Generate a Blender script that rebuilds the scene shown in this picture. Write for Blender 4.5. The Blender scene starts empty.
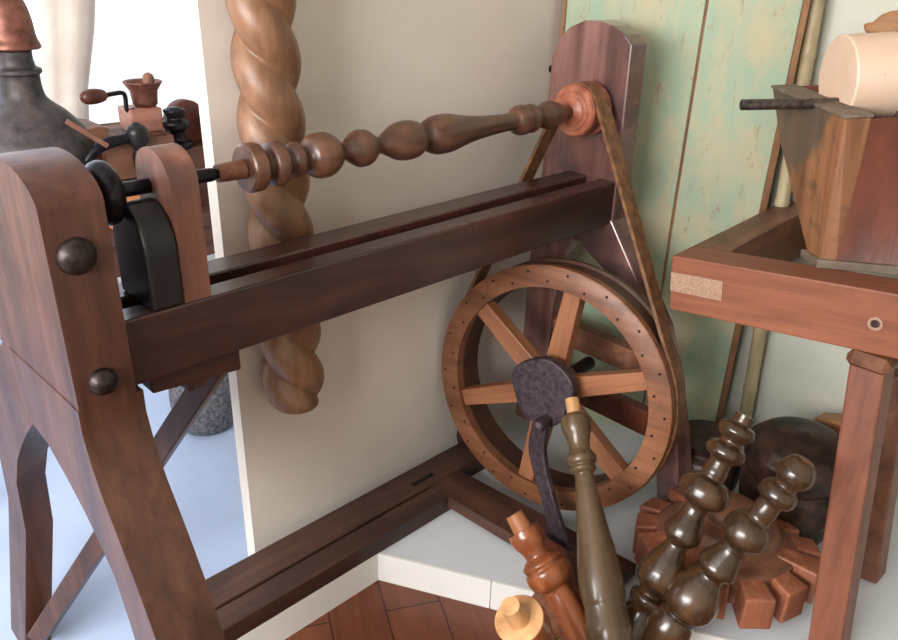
import bpy, bmesh, math, random
from mathutils import Vector, Matrix
random.seed(4)
SC = bpy.context.scene
COL = SC.collection
PI = math.pi
V = Vector

# ------------------------------------------------------------------ camera frame
F = 764.5855; CX, CY = 449.0, 320.0
RC = Matrix(((0.719, 0.280, -0.637), (-0.695, 0.325, -0.642), (0.027, 0.903, 0.428)))
ax_ = V((1312-CX, CY+16, -F)).normalized()
az_ = -V((400-CX, CY-1934, -F)).normalized()
az_ = (az_ - ax_*az_.dot(ax_)).normalized()
ay_ = az_.cross(ax_)
RC = Matrix((ax_, ay_, az_))
CAM = V((0, 0, 1.6))
def ray(px, py): return RC @ V((px-CX, CY-py, -F))
def at(px, py, ax, val):
    d = ray(px, py); k = 'xyz'.index(ax)
    return CAM + d*((val-CAM[k])/d[k])
def proj(p):
    v = RC.transposed() @ (V(p)-CAM)
    return CX + F*v.x/-v.z, CY - F*v.y/-v.z
def depth(p): return -(RC.transposed() @ (V(p)-CAM)).z
def plen(n, p): return n*depth(p)/F

cd = bpy.data.cameras.new('camera'); co = bpy.data.objects.new('camera', cd); COL.objects.link(co)
m4 = RC.to_4x4(); m4.translation = CAM; co.matrix_world = m4
cd.sensor_width = 36; cd.lens = 36*F/898; cd.clip_start = .05
SC.camera = co

# ------------------------------------------------------------------ materials
def lin(c):
    return tuple(((x/255)/12.92 if x/255 <= .04045 else ((x/255+.055)/1.055)**2.4) for x in c) + (1,)
def new_mat(name):
    m = bpy.data.materials.new(name); m.use_nodes = True
    nt = m.node_tree; b = nt.nodes['Principled BSDF']
    return m, nt, b
def N(nt, t, **kw):
    n = nt.nodes.new(t)
    for k, v in kw.items():
        if k in n.inputs: n.inputs[k].default_value = v
        else: setattr(n, k, v)
    return n
def ramp(nt, src, stops, interp='LINEAR'):
    r = N(nt, 'ShaderNodeValToRGB'); e = r.color_ramp.elements
    r.color_ramp.interpolation = interp
    while len(e) < len(stops): e.new(.5)
    for el, (p, c) in zip(e, stops): el.position = p; el.color = c
    nt.links.new(src, r.inputs[0]); return r.outputs[0]
def mixc(nt, fac, a, b, mode='MIX'):
    m = N(nt, 'ShaderNodeMix', data_type='RGBA', blend_type=mode)
    for s, v in ((0, fac), (6, a), (7, b)):
        if hasattr(v, 'links'): nt.links.new(v, m.inputs[s])
        else: m.inputs[s].default_value = v
    return m.outputs[2]
W1 = (1, 1, 1, 1); K1 = (0, 0, 0, 1)
def wood(name, dark, mid, light, rough=.45, axis='z', fine=60, stain=None, stain_amt=.5, bump=.25, coat=0, spec=.5, grain=.5, rvar=.12):
    m, nt, b = new_mat(name)
    tc = N(nt, 'ShaderNodeTexCoord')
    mp = N(nt, 'ShaderNodeMapping'); s = [1, 1, 1]; s['xyz'.index(axis)] = .09
    mp.inputs['Scale'].default_value = s; nt.links.new(tc.outputs['Object'], mp.inputs[0])
    n1 = N(nt, 'ShaderNodeTexNoise', Scale=fine, Detail=6, Roughness=.6, Distortion=.4); nt.links.new(mp.outputs[0], n1.inputs[0])
    n2 = N(nt, 'ShaderNodeTexNoise', Scale=fine*.22, Detail=3, Roughness=.5, Distortion=1.2); nt.links.new(mp.outputs[0], n2.inputs[0])
    c = ramp(nt, n2.outputs[0], [(.3, lin(dark)), (.5, lin(mid)), (.72, lin(light))])
    g = ramp(nt, n1.outputs[0], [(.35, (.42, .38, .36, 1)), (.55, W1)])
    c = mixc(nt, grain, c, g, 'MULTIPLY')
    n3 = N(nt, 'ShaderNodeTexNoise', Scale=7, Detail=5, Roughness=.65); nt.links.new(tc.outputs['Object'], n3.inputs[0])
    if stain:
        f = ramp(nt, n3.outputs[0], [(.5, K1), (.66, (stain_amt,)*3+(1,))])
        c = mixc(nt, f, c, lin(stain))
    n4 = N(nt, 'ShaderNodeTexNoise', Scale=120, Detail=2); nt.links.new(tc.outputs['Object'], n4.inputs[0])
    pits = ramp(nt, n4.outputs[0], [(.25, (.5, .45, .4, 1)), (.34, W1)])
    c = mixc(nt, .4, c, pits, 'MULTIPLY')
    nt.links.new(c, b.inputs['Base Color'])
    rr = N(nt, 'ShaderNodeMapRange'); nt.links.new(n3.outputs[0], rr.inputs[0])
    rr.inputs[3].default_value = max(.08, rough-rvar); rr.inputs[4].default_value = rough+rvar
    nt.links.new(rr.outputs[0], b.inputs['Roughness'])
    b.inputs['Specular IOR Level'].default_value = spec
    b.inputs['Coat Weight'].default_value = coat; b.inputs['Coat Roughness'].default_value = .25
    bp = N(nt, 'ShaderNodeBump', Strength=bump, Distance=.004)
    ad = N(nt, 'ShaderNodeMath', operation='ADD'); nt.links.new(n1.outputs[0], ad.inputs[0]); nt.links.new(n3.outputs[0], ad.inputs[1])
    nt.links.new(ad.outputs[0], bp.inputs['Height']); nt.links.new(bp.outputs[0], b.inputs['Normal'])
    return m
def plain(name, a, b2, rough=.7, scale=8, metal=0, bump=.15, spec=.5, amt=(.35, .65), det=5):
    m, nt, b = new_mat(name)
    tc = N(nt, 'ShaderNodeTexCoord'); n = N(nt, 'ShaderNodeTexNoise', Scale=scale, Detail=det, Roughness=.6)
    nt.links.new(tc.outputs['Object'], n.inputs[0])
    nt.links.new(ramp(nt, n.outputs[0], [(amt[0], lin(a)), (amt[1], lin(b2))]), b.inputs['Base Color'])
    b.inputs['Roughness'].default_value = rough; b.inputs['Metallic'].default_value = metal
    b.inputs['Specular IOR Level'].default_value = spec
    if bump:
        bp = N(nt, 'ShaderNodeBump', Strength=bump, Distance=.004); nt.links.new(n.outputs[0], bp.inputs['Height'])
        nt.links.new(bp.outputs[0], b.inputs['Normal'])
    return m
M = {}
M['bed'] = wood('dark bed timber', (34, 17, 14), (58, 31, 26), (76, 43, 36), .3, 'x', 50, (34, 18, 16), .5, .2, .22, .7, rvar=.08)
M['post'] = wood('brown post timber', (56, 30, 22), (80, 46, 35), (98, 60, 47), .42, 'z', 45, (58, 36, 30), .55, .3)
M['legw'] = wood('warm leg timber', (60, 34, 23), (82, 49, 35), (100, 64, 47), .4, 'z', 45, (74, 46, 36), .5, .3)
M['farleg'] = wood('purple brown leg timber', (46, 24, 28), (72, 38, 42), (88, 50, 52), .5, 'z', 40, (40, 24, 30), .4, .2)
M['head'] = wood('red polished headstock timber', (92, 58, 54), (132, 90, 84), (156, 114, 108), .26, 'z', 34, (58, 44, 48), .75, .2, .8, .8)
M['sill'] = wood('dark floor sill timber', (44, 27, 22), (66, 42, 34), (84, 56, 45), .5, 'x', 45, (48, 30, 26), .5, .3)
M['sillx'] = wood('dark cross rail timber', (48, 29, 23), (72, 45, 36), (98, 64, 52), .45, 'y', 45, (52, 32, 28), .5, .3)
M['spin'] = wood('walnut turned wood', (62, 38, 28), (100, 66, 50), (128, 88, 68), .33, 'z', 40, (50, 34, 30), .6, .15, .1)
M['wheel'] = wood('orange brown wheel wood', (108, 66, 43), (136, 88, 60), (154, 104, 74), .45, 'y', 35, (92, 54, 36), .55, .2)
M['spoke'] = wood('wheel spoke wood', (124, 72, 44), (164, 108, 74), (182, 124, 90), .45, 'z', 40, (112, 62, 44), .55, .2)
M['drum'] = wood('dark wheel drum wood', (54, 32, 24), (84, 52, 38), (100, 66, 50), .5, 'y', 35, (44, 28, 24), .5, .2)
M['pul'] = wood('pinkish pulley wood', (136, 72, 52), (168, 100, 76), (184, 120, 96), .4, 'x', 50, (104, 56, 44), .5, .15)
M['belt'] = plain('worn leather belt', (86, 52, 30), (134, 92, 56), .55, 40, 0, .3)
M['iron'] = plain('black iron', (22, 20, 24), (46, 42, 48), .33, 60, .7, .3)
M['rust'] = plain('pitted purple black iron', (48, 40, 48), (86, 70, 76), .5, 70, .35, .6)
M['boltm'] = plain('dark bolt iron', (28, 22, 24), (58, 46, 42), .38, 60, .5, .3)
M['blackwood'] = wood('blackened wood', (14, 11, 14), (24, 18, 20), (38, 26, 26), .4, 'z', 40, (12, 10, 14), .5, .2)
M['popface'] = wood('poppet wood', (84, 50, 38), (118, 76, 60), (142, 100, 84), .45, 'z', 40, (84, 60, 58), .6, .2)
M['twist'] = wood('honey twisted oak', (112, 76, 52), (146, 106, 78), (168, 130, 100), .42, 'z', 26, (96, 66, 46), .75, .25)
M['table'] = wood('orange pine frame', (110, 60, 40), (132, 76, 52), (148, 90, 64), .5, 'y', 30, (150, 92, 64), .4, .15)
M['tablel'] = wood('orange pine leg', (110, 63, 46), (132, 80, 60), (148, 94, 73), .5, 'z', 30, (146, 90, 62), .4, .15)
M['tabledk'] = wood('dull brown frame wood', (92, 58, 40), (124, 80, 58), (146, 100, 76), .5, 'x', 30, (80, 52, 40), .4, .15)  # browner wood for side and back rails, leg cap and rear legs
M['endg'] = plain('grey end grain', (150, 116, 96), (178, 146, 126), .7, 160, 0, .3)
M['boxw'] = wood('weathered box wood', (110, 70, 44), (152, 104, 70), (178, 132, 96), .6, 'z', 26, (62, 54, 48), .85, .35)
M['boxr'] = wood('red brown panel wood', (74, 36, 24), (104, 52, 36), (124, 68, 48), .4, 'z', 26, (60, 32, 26), .5, .2)
M['boxrim'] = wood('grey weathered rim wood', (84, 74, 64), (116, 102, 88), (140, 124, 108), .6, 'y', 40, (70, 60, 52), .6, .3)
M['pale'] = wood('pale fresh beech', (222, 188, 162), (228, 196, 172), (232, 204, 184), .6, 'z', 24, (226, 192, 168), .3, .04, grain=.06)
M['palepeg'] = wood('pale turned peg wood', (176, 122, 76), (208, 158, 108), (224, 178, 130), .5, 'z', 24, (170, 120, 80), .3, .1)
M['wornpeg'] = wood('worn orange peg wood', (120, 70, 38), (164, 106, 64), (190, 134, 90), .5, 'z', 24, (130, 80, 48), .5, .1)
M['rod'] = plain('grey steel rod', (70, 62, 62), (112, 102, 100), .32, 60, .8, .2)
M['grayw'] = wood('grey brown turned wood', (64, 46, 32), (96, 76, 54), (122, 100, 76), .28, 'z', 30, (92, 74, 58), .5, .15, .1)
M['bronze'] = wood('bronze varnished wood', (40, 26, 15), (76, 52, 32), (104, 74, 46), .25, 'z', 30, (40, 28, 22), .7, .15, .3, .6)
M['redturn'] = wood('reddish turned wood', (94, 46, 22), (142, 78, 42), (164, 98, 58), .26, 'z', 30, (70, 38, 22), .6, .12, .3)
M['cog'] = wood('red brown cog wood', (98, 60, 44), (134, 88, 66), (154, 108, 84), .5, 'x', 40, (84, 54, 44), .5, .25)
M['tooth'] = wood('cog tooth wood', (112, 60, 42), (158, 94, 66), (180, 114, 84), .5, 'z', 50, (120, 76, 60), .5, .25)
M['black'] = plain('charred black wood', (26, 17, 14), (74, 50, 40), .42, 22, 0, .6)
M['tan'] = wood('tan carved wood', (136, 88, 52), (172, 122, 78), (190, 142, 96), .5, 'y', 30, (120, 78, 50), .5, .15)
M['copper'] = plain('aged copper', (92, 54, 44), (150, 98, 82), .42, 14, .55, .2)
M['dgrey'] = plain('dark sooty pot', (40, 36, 38), (86, 76, 74), .5, 16, .1, .3)
M['mottle'] = plain('mottled grey clay', (60, 58, 62), (120, 118, 122), .7, 60, 0, .4)
M['crate'] = wood('background crate wood', (92, 56, 42), (132, 88, 68), (156, 110, 88), .55, 'x', 24, (70, 46, 38), .5, .2)
M['orange'] = wood('bright orange wood', (196, 112, 60), (226, 146, 88), (238, 168, 110), .5, 'x', 24, (206, 126, 76), .3, .1)
M['pinkbox'] = wood('pinkish mill box wood', (150, 96, 80), (182, 128, 110), (198, 148, 130), .4, 'x', 24, (130, 82, 68), .4, .1)
M['cloth'] = plain('pale blush linen', (232, 212, 204), (242, 234, 222), .9, 5, 0, .2)
M['pole'] = wood('pale bamboo pole', (140, 124, 92), (182, 166, 130), (204, 190, 156), .5, 'z', 30, (120, 96, 66), .4, .15)
M['rawedge'] = wood('raw door edge wood', (98, 60, 36), (140, 96, 64), (160, 118, 84), .6, 'z', 30, (84, 54, 38), .5, .2)
M['counter'] = wood('dark counter wood', (62, 38, 30), (88, 56, 44), (108, 72, 58), .5, 'x', 24, (50, 32, 28), .4, .2)
M['cream'] = plain('cream painted wall', (216, 206, 197), (223, 214, 205), .75, 3, 0, .04)
M['white'] = plain('white painted step', (238, 238, 234), (243, 243, 240), .5, 3, 0, .03)
M['wallr'] = plain('pale grey green plaster', (198, 200, 186), (212, 212, 200), .8, 3, 0, .05)
M['floorp'] = plain('pale painted floor', (212, 215, 220), (220, 223, 228), .4, 4, 0, .03)
M['floorb'] = plain('pale floor with daylight blue', (176, 192, 222), (184, 200, 230), .45, 4, 0, .03)  # blue of the window daylight is mixed into this floor colour
M['ceil'] = plain('white ceiling', (226, 222, 214), (232, 228, 220), .8, 3, 0, .03)

def door_paint():
    m, nt, b = new_mat('flaking green paint')
    tc = N(nt, 'ShaderNodeTexCoord')
    mp = N(nt, 'ShaderNodeMapping'); mp.inputs['Scale'].default_value = (1, 1, .38); nt.links.new(tc.outputs['Object'], mp.inputs[0])
    n1 = N(nt, 'ShaderNodeTexNoise', Scale=9, Detail=8, Roughness=.72, Distortion=.3); nt.links.new(mp.outputs[0], n1.inputs[0])
    n2 = N(nt, 'ShaderNodeTexNoise', Scale=3.2, Detail=4, Roughness=.6); nt.links.new(tc.outputs['Object'], n2.inputs[0])
    n3 = N(nt, 'ShaderNodeTexNoise', Scale=26, Detail=7, Roughness=.75); nt.links.new(mp.outputs[0], n3.inputs[0])
    base = ramp(nt, n2.outputs[0], [(.36, lin((180, 184, 156))), (.5, lin((162, 184, 160))), (.64, lin((188, 188, 158)))])
    f1 = ramp(nt, n1.outputs[0], [(.47, K1), (.62, (.7, .7, .7, 1))])
    c = mixc(nt, f1, base, lin((200, 184, 152)))
    f2 = ramp(nt, n3.outputs[0], [(.57, K1), (.66, (.75, .75, .75, 1))])
    c = mixc(nt, f2, c, lin((160, 128, 94)))
    f3 = ramp(nt, n3.outputs[0], [(.28, (.5, .5, .5, 1)), (.36, K1)])
    c = mixc(nt, f3, c, lin((140, 164, 148)))
    nt.links.new(c, b.inputs['Base Color']); b.inputs['Roughness'].default_value = .6
    bp = N(nt, 'ShaderNodeBump', Strength=.4, Distance=.003); nt.links.new(n1.outputs[0], bp.inputs['Height']); nt.links.new(bp.outputs[0], b.inputs['Normal'])
    return m
M['doorp'] = door_paint()
def plank_floor():
    m, nt, b = new_mat('red brown floorboards')
    tc = N(nt, 'ShaderNodeTexCoord')
    br = N(nt, 'ShaderNodeTexBrick'); br.inputs['Scale'].default_value = 1
    br.inputs['Brick Width'].default_value = 1.6; br.inputs['Row Height'].default_value = .16
    br.inputs['Mortar Size'].default_value = .0025
    br.inputs['Color1'].default_value = lin((122, 68, 44)); br.inputs['Color2'].default_value = lin((104, 56, 36)); br.inputs['Mortar'].default_value = lin((52, 26, 14))
    mp = N(nt, 'ShaderNodeMapping'); mp.inputs['Rotation'].default_value = (0, 0, math.radians(-62)); nt.links.new(tc.outputs['Object'], mp.inputs[0])
    nt.links.new(mp.outputs[0], br.inputs[0])
    mp2 = N(nt, 'ShaderNodeMapping'); mp2.inputs['Scale'].default_value = (.12, 1, 1); nt.links.new(mp.outputs[0], mp2.inputs[0])
    n = N(nt, 'ShaderNodeTexNoise', Scale=30, Detail=6, Roughness=.6, Distortion=.6); nt.links.new(mp2.outputs[0], n.inputs[0])
    g = ramp(nt, n.outputs[0], [(.3, (.55, .5, .45, 1)), (.6, W1)])
    nt.links.new(mixc(nt, .8, br.outputs[0], g, 'MULTIPLY'), b.inputs['Base Color'])
    b.inputs['Roughness'].default_value = .38
    return m
M['planks'] = plank_floor()

# ------------------------------------------------------------------ mesh helpers
def tag(o, label=None, cat=None, group=None, kind=None):
    if label: o['label'] = label
    if cat: o['category'] = cat
    if group: o['group'] = group
    if kind: o['kind'] = kind
    return o
def thing(name, loc, label, cat, group=None, mat=None):
    o = bpy.data.objects.new(name, None); COL.objects.link(o); o.empty_display_size = .05
    o.matrix_world = mat if mat is not None else Matrix.Translation(V(loc))
    return tag(o, label, cat, group)
WM = {}
def wmat(o):
    m = o.matrix_basis.copy()
    while o.parent: o = o.parent; m = o.matrix_basis @ m
    return m
def obj(name, bm, mat, parent=None, frame=None, smooth=False, bevel=0, origin=None, segs=2, auto=None):
    """bm holds WORLD coordinates (or local ones if frame is given: frame = local->world)."""
    me = bpy.data.meshes.new(name)
    fr = frame if frame is not None else Matrix.Translation(V(origin)) if origin is not None else (wmat(parent) if parent else Matrix.Identity(4))
    if frame is None:
        bmesh.ops.transform(bm, matrix=fr.inverted(), verts=bm.verts)
    bmesh.ops.recalc_face_normals(bm, faces=bm.faces)
    bm.to_mesh(me); bm.free()
    for m in (mat if isinstance(mat, (list, tuple)) else [mat]): me.materials.append(m)
    o = bpy.data.objects.new(name, me); COL.objects.link(o)
    if parent:
        o.parent = parent; o.matrix_basis = wmat(parent).inverted() @ fr
    else: o.matrix_basis = fr
    if smooth or auto:
        for p in me.polygons: p.use_smooth = True
        if auto: me.set_sharp_from_angle(angle=math.radians(auto))
    if bevel:
        b = o.modifiers.new('bevel', 'BEVEL'); b.width = bevel; b.segments = segs; b.limit_method = 'ANGLE'; b.angle_limit = math.radians(40)
        b.harden_normals = False
    return o
def bm_new(): return bmesh.new()
def box(bm, x0, x1, y0, y1, z0, z1, mat=None):
    vs = [bm.verts.new((x, y, z)) for x in (x0, x1) for y in (y0, y1) for z in (z0, z1)]
    if mat is not None:
        for v in vs: v.co = mat @ v.co
    for f in ((0, 1, 3, 2), (4, 6, 7, 5), (0, 4, 5, 1), (2, 3, 7, 6), (0, 2, 6, 4), (1, 5, 7, 3)):
        bm.faces.new([vs[i] for i in f])
    return bm
def hexa(bm, bot, top):
    """two quads of corner points"""
    a = [bm.verts.new(p) for p in bot]; b = [bm.verts.new(p) for p in top]
    bm.faces.new(a); bm.faces.new(b[::-1])
    n = len(a)
    for i in range(n): bm.faces.new([a[i], a[(i+1) % n], b[(i+1) % n], b[i]])
    return bm
def beam(bm, p0, p1, w, h, up=V((0, 0, 1)), w1=None, h1=None):
    p0, p1 = V(p0), V(p1); d = (p1-p0).normalized(); s = d.cross(V(up)).normalized(); u = s.cross(d)
    w1 = w1 or w; h1 = h1 or h
    q = lambda p, a, b: [p+s*a/2+u*b/2, p-s*a/2+u*b/2, p-s*a/2-u*b/2, p+s*a/2-u*b/2]
    return hexa(bm, q(p0, w, h), q(p1, w1, h1))
def extrude_yz(bm, pts, x0, x1, sk=None):
    """polygon in (y,z) extruded along x; sk(z)->x shift"""
    s = sk or (lambda z: 0)
    return hexa(bm, [V((x0+s(z), y, z)) for y, z in pts], [V((x1+s(z), y, z)) for y, z in pts])
def frame_z(p0, p1):
    d = (V(p1)-V(p0)).normalized(); q = d.to_track_quat('Z', 'Y')
    m = q.to_matrix().to_4x4(); m.translation = V(p0); return m
def lathe(bm, prof, segs=40, mat=None, cap=True):
    """prof: list of (z, r) revolved about local z"""
    rings = []
    for z, r in prof:
        rings.append([bm.verts.new((r*math.cos(2*PI*i/segs), r*math.sin(2*PI*i/segs), z)) for i in range(segs)])
    for a, b in zip(rings, rings[1:]):
        for i in range(segs): bm.faces.new([a[i], a[(i+1) % segs], b[(i+1) % segs], b[i]])
    if cap: bm.faces.new(rings[0][::-1]); bm.faces.new(rings[-1])
    if mat is not None: bmesh.ops.transform(bm, matrix=mat, verts=[v for r in rings for v in r])
    return bm
def smooth_prof(pts, n=6):
    """Catmull-Rom through (t, r)"""
    out = []
    P = [pts[0]]+list(pts)+[pts[-1]]
    for i in range(1, len(P)-2):
        p0, p1, p2, p3 = P[i-1], P[i], P[i+1], P[i+2]
        h = p2[0]-p1[0]
        if h < 1e-6: out.append(p1); continue
        m1 = (p2[1]-p0[1])/max(p2[0]-p0[0], 1e-6)*h; m2 = (p3[1]-p1[1])/max(p3[0]-p1[0], 1e-6)*h
        if (p1[1]-p0[1])*(p2[1]-p1[1]) <= 0: m1 = 0
        if (p2[1]-p1[1])*(p3[1]-p2[1]) <= 0: m2 = 0
        for k in range(n):
            u = k/n; a = 2*u**3-3*u*u+1; b = u**3-2*u*u+u; c = -2*u**3+3*u*u; d = u**3-u*u
            out.append((p1[0]+h*u, a*p1[1]+b*m1+c*p2[1]+d*m2))
    out.append(pts[-1]); return out
def tube(bm, pts, rad, segs=10, cap=True):
    pts = [V(p) for p in pts]; rings = []; n0 = None
    for i, p in enumerate(pts):
        d = (pts[min(i+1, len(pts)-1)]-pts[max(i-1, 0)]).normalized()
        if n0 is None: n0 = d.orthogonal().normalized()
        n0 = (n0-d*n0.dot(d)).normalized(); b = d.cross(n0)
        r = rad[i] if isinstance(rad, (list, tuple)) else rad
        rings.append([bm.verts.new(p+(n0*math.cos(2*PI*k/segs)+b*math.sin(2*PI*k/segs))*r) for k in range(segs)])
    for a, b in zip(rings, rings[1:]):
        for i in range(segs): bm.faces.new([a[i], a[(i+1) % segs], b[(i+1) % segs], b[i]])
    if cap: bm.faces.new(rings[0][::-1]); bm.faces.new(rings[-1])
    return bm
def bez(pts, n=8):
    """smooth 3D polyline through points"""
    P = [V(p) for p in pts]; P = [P[0]]+P+[P[-1]]; out = []
    for i in range(1, len(P)-2):
        a, b, c, d = P[i-1:i+3]
        for k in range(n):
            t = k/n
            out.append(.5*((2*b)+(c-a)*t+(2*a-5*b+4*c-d)*t*t+(3*b-a-3*c+d)*t**3))
    out.append(P[-2]); return out
def hw_profile(p0, p1, lst):
    """(px along image, py or None, half width px) -> (z along axis, r)"""
    p0, p1 = V(p0), V(p1); out = []
    for px, py, hw in lst:
        best = None
        for k in range(-100, 1301):
            t = k/1200; q = p0.lerp(p1, t) if 0 <= t <= 1 else p0+(p1-p0)*t
            a, b = proj(q); e = abs(a-px) if py is None else (a-px)**2+(b-py)**2
            if best is None or e < best[0]: best = (e, t, q)
        out.append((best[1]*(p1-p0).length, plen(hw, best[2])))
    return out

# ------------------------------------------------------------------ the setting
def struct(name, bm, m, **k): return tag(obj(name, bm, m, **k), kind='structure')
YW = 1.60                                  # front of the cream wall
EA = [(1.10, 1.38), (1.28, 1.05), (1.80, .10), (2.6, -1.4)]     # edge of the raised platform
bm = bm_new()
top = [(.50, 1.38), (1.10, 1.38), (1.28, 1.05), (1.80, .10), (2.54, -1.4), (2.54, 1.60), (.50, 1.60)]
hexa(bm, [V((x, y, -.25)) for x, y in top], [V((x, y, 0)) for x, y in top])
struct('floor_platform', bm, M['floorp'])
bm = bm_new(); box(bm, -2.2, 2.54, -1.6, 1.38, -.15, -.1); struct('floor', bm, M['planks'])
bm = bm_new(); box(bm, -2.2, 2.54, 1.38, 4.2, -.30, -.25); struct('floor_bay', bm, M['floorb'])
# white boards facing the step
def riser(a, b):
    a, b = V((*a, 0)), V((*b, 0)); d = (b-a).normalized(); n = V((d.y, -d.x, 0))
    if n.dot(V((-1, -1, 0))) < 0: n = -n
    bm = bm_new(); o = n*.008
    hexa(bm, [a+V((0, 0, -.1)), b+V((0, 0, -.1)), b+o+V((0, 0, -.1)), a+o+V((0, 0, -.1))],
         [a+V((0, 0, .002)), b+V((0, 0, .002)), b+o+V((0, 0, .002)), a+o+V((0, 0, .002))])
    return bm
a, b = V((1.10, 1.38)), V((1.28, 1.05)); dd = (b-a)
struct('trim_1', riser((.50, 1.38), (1.098, 1.38)), M['white'])
struct('trim_2', riser(a, a+dd*.93), M['white'])
struct('trim_3', riser(a+dd*.938, V((1.28, 1.05))), M['white'])
struct('trim_4', riser((1.28, 1.05), (1.80, .10)), M['white'])
bm = bm_new(); box(bm, .822, 2.54, YW, YW+.045, -.25, 2.7); struct('wall_back', bm, M['cream'])
bm = bm_new(); box(bm, 2.54, 2.62, -1.6, 4.2, -.3, 2.7); struct('wall_right', bm, M['wallr'])
bm = bm_new(); box(bm, -2.2, 2.62, -1.7, -1.6, -.1, 2.7); struct('wall_front', bm, M['wallr'])
bm = bm_new(); box(bm, -2.3, 2.62, -1.7, 4.3, 2.7, 2.78); struct('ceiling', bm, M['ceil'])
# left wall with a wide window
bm = bm_new()
box(bm, -2.3, -2.2, -1.7, 4.3, -.3, .7); box(bm, -2.3, -2.2, -1.7, 4.3, 2.45, 2.7)
box(bm, -2.3, -2.2, -1.7, -.6, .7, 2.45); box(bm, -2.3, -2.2, 4.1, 4.3, .7, 2.45)  # unseen opening stretched to the far corner so the headstock reflects sky
struct('wall_left', bm, M['wallr'])
# rear wall of the bright bay, a big window above a low sill
bm = bm_new()
box(bm, -2.2, 2.54, 4.2, 4.3, -.3, .35); box(bm, -2.2, 2.54, 4.2, 4.3, 2.5, 2.7)
box(bm, -2.2, -2.1, 4.2, 4.3, .35, 2.5); box(bm, 2.2, 2.54, 4.2, 4.3, .35, 2.5)  # opening widened leftward out of view, also for the headstock reflections
struct('wall_rear', bm, M['ceil'])
def glass():
    m, nt, b = new_mat('window glass'); b.inputs['Transmission Weight'].default_value = 1
    b.inputs['Roughness'].default_value = 0; b.inputs['IOR'].default_value = 1.02; b.inputs['Base Color'].default_value = W1
    n = N(nt, 'ShaderNodeTexNoise', Scale=3); mr = N(nt, 'ShaderNodeMapRange'); nt.links.new(n.outputs[0], mr.inputs[0])
    mr.inputs[3].default_value = 0; mr.inputs[4].default_value = .01; nt.links.new(mr.outputs[0], b.inputs['Roughness'])
    return m
M['glass'] = glass()
bm = bm_new()
for x0, x1 in ((-2.1, -2.04), (2.14, 2.2)): box(bm, x0, x1, 4.21, 4.27, .35, 2.5)
for z0, z1 in ((.35, .41), (2.44, 2.5)): box(bm, -2.04, 2.14, 4.21, 4.27, z0, z1)
wf = struct('window_1', bm, M['white'])
bm = bm_new(); box(bm, -2.04, 2.14, 4.236, 4.24, .41, 2.44); obj('pane', bm, M['glass'], wf)
bm = bm_new()
for y0, y1 in ((-.6, -.54), (1.47, 1.53), (4.04, 4.1)): box(bm, -2.28, -2.22, y0, y1, .7, 2.45)
for z0, z1 in ((.7, .76), (2.39, 2.45)): box(bm, -2.28, -2.22, -.54, 4.04, z0, z1)
struct('window_2', bm, M['white'])

# ------------------------------------------------------------------ the lathe
lat = thing('treadle_lathe', (1.1, 1.33, 0), 'old dark brown wooden treadle lathe with arched end posts, slotted bed and belt-driven spoked wheel', 'lathe')
BT, BB = 1.015, .885
bm = box(bm_new(), .40, 1.93, 1.240, 1.296, BB, BT); obj('bed_rail', bm, M['bed'], lat, bevel=.004)
bm = box(bm_new(), .40, 1.93, 1.343, 1.417, BB, BT); obj('bed_rail', bm, M['bed'], lat, bevel=.004)
# near end post
def arc_top(y0, y1, zs, zp, n=10, p=2.0):
    c = (y0+y1)/2; h = (y1-y0)/2
    return [(c+h*math.cos(PI*k/n), zs+(zp-zs)*max(0, math.sin(PI*k/n))**(2/p)) for k in range(n+1)]
pts = [(1.22, .88), (1.66, .855), (1.565, 1.05), (1.515, 1.17)] + [q for q in arc_top(1.22, 1.50, 1.235, 1.292, 24, 2)][::-1][::-1]
# arc_top runs from y1 to y0
bm = extrude_yz(bm_new(), pts, .332, .432)
post = obj('end_post', bm, M['post'], lat, auto=22)
legF = [(1.22, .885), (1.222, .84), (1.205, .775), (1.175, .715), (1.138, .66), (1.10, .60), (1.055, .52), (1.02, .44), (.99, .33), (.965, .2), (.93, -.1),
        (1.08, -.1), (1.12, .2), (1.145, .32), (1.17, .43), (1.205, .52), (1.25, .57), (1.31, .615), (1.38, .655), (1.47, .695), (1.56, .70), (1.60, .86), (1.36, .877)]
bm = extrude_yz(bm_new(), legF, .330, .444); obj('leg', bm, M['legw'], lat, auto=22)
legB = [(1.45, .865), (1.66, .852), (1.78, .77), (1.92, .60), (2.02, .42), (2.07, .2), (2.08, -.25), (1.955, -.25), (1.955, .15), (1.91, .34), (1.83, .455), (1.741, .545), (1.66, .62), (1.576, .688), (1.50, .735), (1.45, .75)]
bm = extrude_yz(bm_new(), legB, .337, .408, lambda z: -.20*max(0, .15-z)); obj('leg', bm, M['legw'], lat, auto=25)
for px, py, r in ((76, 256, .031), (102, 381, .025)):
    p = at(px, py, 'y', 1.22)
    prof = [(-.01, r*1.0), (.0, r), (.004, r*1.0), (.010, r*.93), (.017, r*.75), (.022, r*.45), (.024, r*.08)]
    bm = lathe(bm_new(), prof, 28, frame_z(p, p+V((0, -1, 0)))); obj('bolt', bm, M['boltm'], post, smooth=True)
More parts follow.
